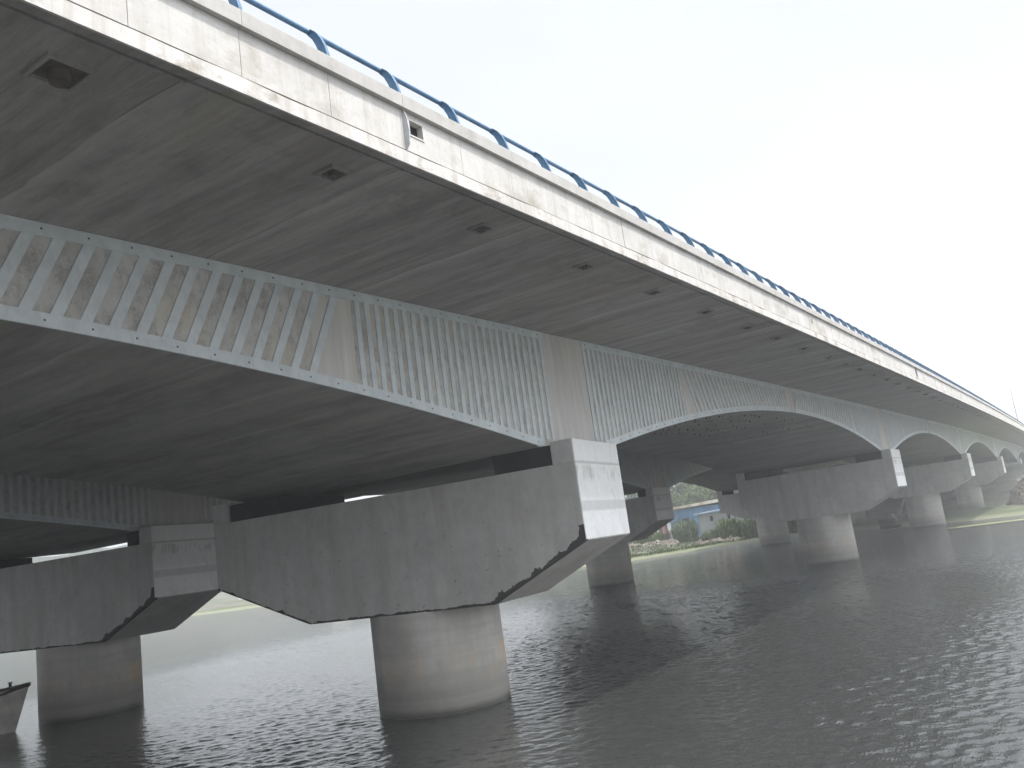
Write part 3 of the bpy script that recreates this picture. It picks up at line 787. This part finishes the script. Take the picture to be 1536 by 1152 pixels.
# ---------------------------------------------------------------- sheds
def corr(name, c, axis='X', per=.35):
    m = NM(name, .55); a = m.noise((1, 1, 1), .9, 5, .6, .35, .65); s = m.sep()
    fr = m.math('SINE', m.math('MULTIPLY', s[axis], 6.283/per)); c_ = m.mix(a, tuple(x*.8 for x in c), tuple(x*1.2 for x in c))
    d = m.noise((.35, .35, .03), 1.2, 4, .6, .5, .62, off=(1, 1, 1)); c_ = m.mix(m.math('MULTIPLY', d, .5), c_, tuple(min(1, x*1.8+.1) for x in c))
    m.color(c_); m.bump(fr, .5, .03); return m.m
def wall_box(b, x0, x1, y0, y1, z0, z1): b.box(x0, x1, y0, y1, z0, z1)
sx, sy_ = -37.9, 90; zg = .9
sh = empty('metal_shed', (sx, sy_, zg)); O = (sx, sy_, zg)
b = MB()
b.yzpoly([(90, zg-.3), (98, zg-.3), (98, 4.5), (90, 4.35)], sx, -24, 0); b.build('wall', corr('blue_sheet', (.10, .22, .36)), sh, O)
b = MB()
b.hexa([(sx-.25, 89.6, 4.42), (-23.8, 89.6, 4.75), (-23.8, 98.3, 4.7), (sx-.25, 98.3, 4.5), (sx-.25, 89.6, 4.72), (-23.8, 89.6, 5.22), (-23.8, 98.3, 5.1), (sx-.25, 98.3, 4.75)])
b.build('roof', corr('cream_sheet', (.62, .53, .42)), sh, O)
for xa, za, zb_, wd in ((-36.2, 2.0, 3.2, .9), (-33.5, .9, 2.6, .9), (-28.5, 3.6, 4.1, .9)):
    b = MB(); b.box(xa, xa+wd, 89.93, 90.02, za, zb_); b.build('window' if za > 1 else 'door', M['dark'] if za < 3 else plain('pale_sheet', (.5, .5, .5)), sh, O)
tag(sh, 'blue sheet metal shed with a pale cream roof on the far bank', 'shed')
wh = empty('white_hut', (-31.7, 84, .8)); O = (-31.7, 84, .8)
b = MB(); b.box(-31.7, -25.5, 84, 87.5, .5, 3.38); b.build('wall', plain('hut_render', (.40, .41, .40), .9, .15, .6), wh, O)
b = MB(); b.hexa([(-32.1, 83.6, 3.38), (-25.2, 83.6, 3.62), (-25.2, 87.8, 3.72), (-32.1, 87.8, 3.5), (-32.1, 83.6, 3.5), (-25.2, 83.6, 3.76), (-25.2, 87.8, 3.86), (-32.1, 87.8, 3.62)])
b.build('roof', plain('hut_roof', (.52, .58, .66), .5), wh, O)
for xa in (-30.3, -28.2):
    b = MB(); b.box(xa, xa+.35, 83.97, 84.02, 2.45, 3.05); b.build('window', M['dark'], wh, O)
tag(wh, 'small white hut with a pale blue roof in front of the blue shed', 'hut')
rw = empty('brick_post', (-38.6, 89.5, .9)); b = MB()
b.box(-38.75, -38.45, 89.3, 89.6, .5, 5.6); b.box(-38.82, -38.38, 89.23, 89.67, 5.6, 5.7)
b.build('shaft', plain('red_brick', (.42, .17, .14)), rw, (-38.6, 89.5, .9)); tag(rw, 'red brick gable post at the left end of the blue shed', 'brick post')
# dark yard fence left of the sheds
fr_ = empty('yard_fence', (-37, 84, .6)); b = MB(); b.box(-40.5, -35.6, 84, 84.1, .4, 1.75)
b.build('boards', plain('dark_boards', (.07, .05, .045)), fr_, (-37, 84, .6))
for xa in (-40.4, -38.8, -37.2, -35.7):
    b = MB(); b.box(xa-.06, xa+.06, 83.9, 84.0, .3, 2.0); b.build('post', M['bark'], fr_, (-37, 84, .6))
tag(fr_, 'low dark board fence left of the reedy shrub', 'fence')

# ---------------------------------------------------------------- work machine under the bridge
EX = (-6.6, 59.8, .1); ex = empty('work_machine', EX)
dk = plain('machine_dark', (.05, .05, .052), .6); gy = plain('machine_grey', (.22, .22, .21), .5); pl = plain('boom_pale', (.62, .60, .55), .5)
for s_ in (-.32, .32):
    b = MB(); b.sweep([(-.16+s_*0, 0), (0, 0)], [0, 1]) if False else None
    pts = [(-.75, .12), (-.62, .0), (.62, .0), (.75, .12), (.68, .28), (-.68, .28)]
    b.xzpoly([(EX[0]+x, EX[2]+z) for x, z in pts], EX[1]+s_-.12, EX[1]+s_+.12); b.build('track', dk, ex, EX)
b = MB(); b.box(EX[0]-.75, EX[0]+.45, EX[1]-.42, EX[1]+.42, EX[2]+.33, EX[2]+.72); b.build('body', dk, ex, EX, .02)
b = MB(); b.hexa([(EX[0]+.0, EX[1]-.42, EX[2]+.72), (EX[0]+.45, EX[1]-.42, EX[2]+.72), (EX[0]+.45, EX[1]+.05, EX[2]+.72), (EX[0], EX[1]+.05, EX[2]+.72),
                  (EX[0]+.05, EX[1]-.38, EX[2]+1.1), (EX[0]+.35, EX[1]-.38, EX[2]+1.1), (EX[0]+.35, EX[1]+.02, EX[2]+1.1), (EX[0]+.05, EX[1]+.02, EX[2]+1.1)]); b.build('cab', gy, ex, EX)
b = MB(); b.tube([(EX[0]+.4, EX[1], EX[2]+.6), (EX[0]+.95, EX[1]-.2, EX[2]+1.15), (EX[0]+1.45, EX[1]-.4, EX[2]+2.1)], [.10, .09, .07], 6); b.build('boom', pl, ex, EX)
b = MB(); b.tube([(EX[0]+.55, EX[1]-.1, EX[2]+1.0), (EX[0]+1.15, EX[1]-.2, EX[2]+1.05)], .03, 6); b.tube([(EX[0]+.75, EX[1]-.1, EX[2]+.9), (EX[0]+.95, EX[1]-.2, EX[2]+.35)], .07, 6); b.build('support_arm', gy, ex, EX)
tag(ex, 'dark tracked machine with a raised pale boom under the bridge by the water', 'machine')

# ---------------------------------------------------------------- boat
bt = empty('wooden_boat', (-17.3, -3.4, 0)); O = (-17.3, -3.4, 0)
A = Vector((-14.75, -1.75, 0)); dirv = Vector((-.80, -.60, 0)).normalized(); nrm = Vector((-dirv.y, dirv.x, 0))
def hullpt(t, side, lev):   # t 0 bow..1 stern
    wmax = .95*math.sin(min(1, t*1.25+.0)*math.pi*.5)**.8
    wd = wmax*(.40+.60*lev)
    xx = t*8.2 - .0
    x_stem = (1-lev)*.42*max(0, 1-t*4)
    sheer = .93 + .12*(1-t)**6 - .10*math.sin(t*math.pi)
    return A + dirv*(xx+x_stem) + nrm*side*wd*(0 if t == 0 else 1) + Vector((0, 0, -.18+(sheer+.18)*lev))
ts = [0, .03, .07, .12, .2, .3, .45, .6, .75, .9, 1]; ls = [0, .2, .4, .6, .8, 1]
b = MB()
for side in (-1, 1):
    vs = [hullpt(t, side, l) for t in ts for l in ls]; n = len(ls)
    b.add(vs, [(i*n+j, i*n+j+1, (i+1)*n+j+1, (i+1)*n+j) for i in range(len(ts)-1) for j in range(n-1)], 0, True)
vs = [hullpt(1, -1, l) for l in ls] + [hullpt(1, 1, l) for l in ls]; b.add(vs, [(j, j+1, n+j+1, n+j) for j in range(n-1)])
vs = []
for t in ts: vs += [hullpt(t, -1, 0), hullpt(t, 1, 0)]
b.add(vs, [(2*i, 2*i+1, 2*i+3, 2*i+2) for i in range(len(ts)-1)])
b.build('hull', plain('boat_planks', (.48, .45, .41), .75, .35, 1.5), bt, O)
b = MB(); vs = []
for t in ts: vs += [hullpt(t, -1, .93)+Vector((0, 0, 0)), hullpt(t, 1, .93)]
b.add(vs, [(2*i, 2*i+1, 2*i+3, 2*i+2) for i in range(len(ts)-1)]); b.build('deck', plain('boat_deck', (.14, .12, .10)), bt, O)
for side in (-1, 1):
    b = MB(); b.tube([hullpt(t, side, 1) for t in ts], .035, 6); b.build('gunwale', plain('boat_rail', (.10, .085, .07)), bt, O)
    b = MB(); b.tube([hullpt(t, side, .97-.50*sm(t, 0, .35))+nrm*side*.015 for t in ts], .035, 6); b.build('rubbing_strake', plain('boat_strake', (.045, .04, .035)), bt, O)
for t, hgt, r_ in ((.055, .12, .035), (.12, .12, .03), (.17, .10, .02)):
    p = hullpt(t, 1, 1)*.5+hullpt(t, -1, 1)*.5
    b = MB(); q = p+Vector((.08 if t == .12 else 0, 0, hgt)); b.tube([p-Vector((0, 0, .08)), q], r_, 8); b.tube([q, q+Vector((0, 0, .02))], r_*1.5, 8)
    b.build('mooring_bitt', dk, bt, O)
tag(bt, 'weathered wooden boat with its raised bow against the shaded column', 'boat')

# ---------------------------------------------------------------- haze
hz = MB(); hz.box(-690, 290, -195, 690, -1.8, 62)
hm = bpy.data.materials.new('haze'); hm.use_nodes = True; t = hm.node_tree; t.nodes.clear()
out = t.nodes.new('ShaderNodeOutputMaterial'); pv = t.nodes.new('ShaderNodeVolumePrincipled')
pv.inputs['Color'].default_value = (.95, .97, 1, 1); pv.inputs['Density'].default_value = .0017; pv.inputs['Anisotropy'].default_value = .2
t.links.new(pv.outputs[0], out.inputs['Volume'])
tag(hz.build('haze', hm, None), kind='stuff')

# ---------------------------------------------------------------- light
SUN = Vector((.514, .14, 1)).normalized()
elev = math.asin(SUN.z); az = math.atan2(SUN.x, SUN.y)
wd = bpy.data.worlds.new('World'); scene.world = wd; wd.use_nodes = True; t = wd.node_tree
bg = t.nodes['Background']; sk = t.nodes.new('ShaderNodeTexSky'); sk.sky_type = 'NISHITA'; sk.sun_disc = False
sk.sun_elevation = elev; sk.sun_rotation = az; sk.air_density = 1.0; sk.dust_density = 4.0; sk.ozone_density = 1.0
# thin white overcast veil over the blue
tc = t.nodes.new('ShaderNodeTexCoord'); mp = t.nodes.new('ShaderNodeMapping'); mp.inputs['Scale'].default_value = (1, 1, 2.5); t.links.new(tc.outputs['Generated'], mp.inputs[0])
nz = t.nodes.new('ShaderNodeTexNoise'); nz.inputs['Scale'].default_value = 1.6; nz.inputs['Detail'].default_value = 5; t.links.new(mp.outputs[0], nz.inputs['Vector'])
rg = t.nodes.new('ShaderNodeMapRange'); rg.inputs[1].default_value = .3; rg.inputs[2].default_value = .7; rg.inputs[3].default_value = .72; rg.inputs[4].default_value = .92
t.links.new(nz.outputs['Fac'], rg.inputs[0])
mx = t.nodes.new('ShaderNodeMix'); mx.data_type = 'RGBA'; mx.inputs[7].default_value = (8.2, 8.6, 9.1, 1)
t.links.new(rg.outputs[0], mx.inputs[0]); t.links.new(sk.outputs[0], mx.inputs[6]); t.links.new(mx.outputs[2], bg.inputs['Color'])
# bright hazy aureole around the sun
gd = t.nodes.new('ShaderNodeVectorMath'); gd.operation = 'DOT_PRODUCT'; gd.inputs[1].default_value = SUN
nv = t.nodes.new('ShaderNodeVectorMath'); nv.operation = 'NORMALIZE'; t.links.new(tc.outputs['Generated'], nv.inputs[0]); t.links.new(nv.outputs[0], gd.inputs[0])
ar = t.nodes.new('ShaderNodeMapRange'); ar.interpolation_type = 'SMOOTHSTEP'; ar.inputs[1].default_value = .5; ar.inputs[2].default_value = 1.0; ar.inputs[3].default_value = 1.0; ar.inputs[4].default_value = 4.6
t.links.new(gd.outputs['Value'], ar.inputs[0])
vm = t.nodes.new('ShaderNodeVectorMath'); vm.operation = 'SCALE'; t.links.new(mx.outputs[2], vm.inputs[0]); t.links.new(ar.outputs[0], vm.inputs['Scale'])
t.links.new(vm.outputs[0], bg.inputs['Color'])
bg.inputs['Strength'].default_value = .088
ld = bpy.data.lights.new('sun', 'SUN'); ld.energy = 3.5; ld.angle = R(1.2); ld.color = (1, .965, .91)
lo = bpy.data.objects.new('sun', ld); col.objects.link(lo); lo.rotation_euler = SUN.to_track_quat('Z', 'Y').to_euler()

# ---------------------------------------------------------------- camera
cd = bpy.data.cameras.new('camera'); co = bpy.data.objects.new('camera', cd); col.objects.link(co)
cd.sensor_width = 36; cd.lens = 1299.636/1536*36; cd.clip_end = 5000; cd.clip_start = .1
F = Vector((-.52775662, .82949121, .18280396)); Rt = Vector((.8223986, .55283716, -.13428186)); U = Vector((.21244644, -.07946959, .97393588))
mt = Matrix((Rt, U, -F)).transposed().to_4x4(); mt.translation = Vector((7.05641536, -13.06257798, 2.67204918))*K
co.matrix_world = mt
scene.camera = co
vs_ = scene.view_settings; vs_.view_transform = 'Standard'; vs_.look = 'None'; vs_.exposure = 0.31; vs_.gamma = 1.0
scene.cycles.volume_bounces = 1
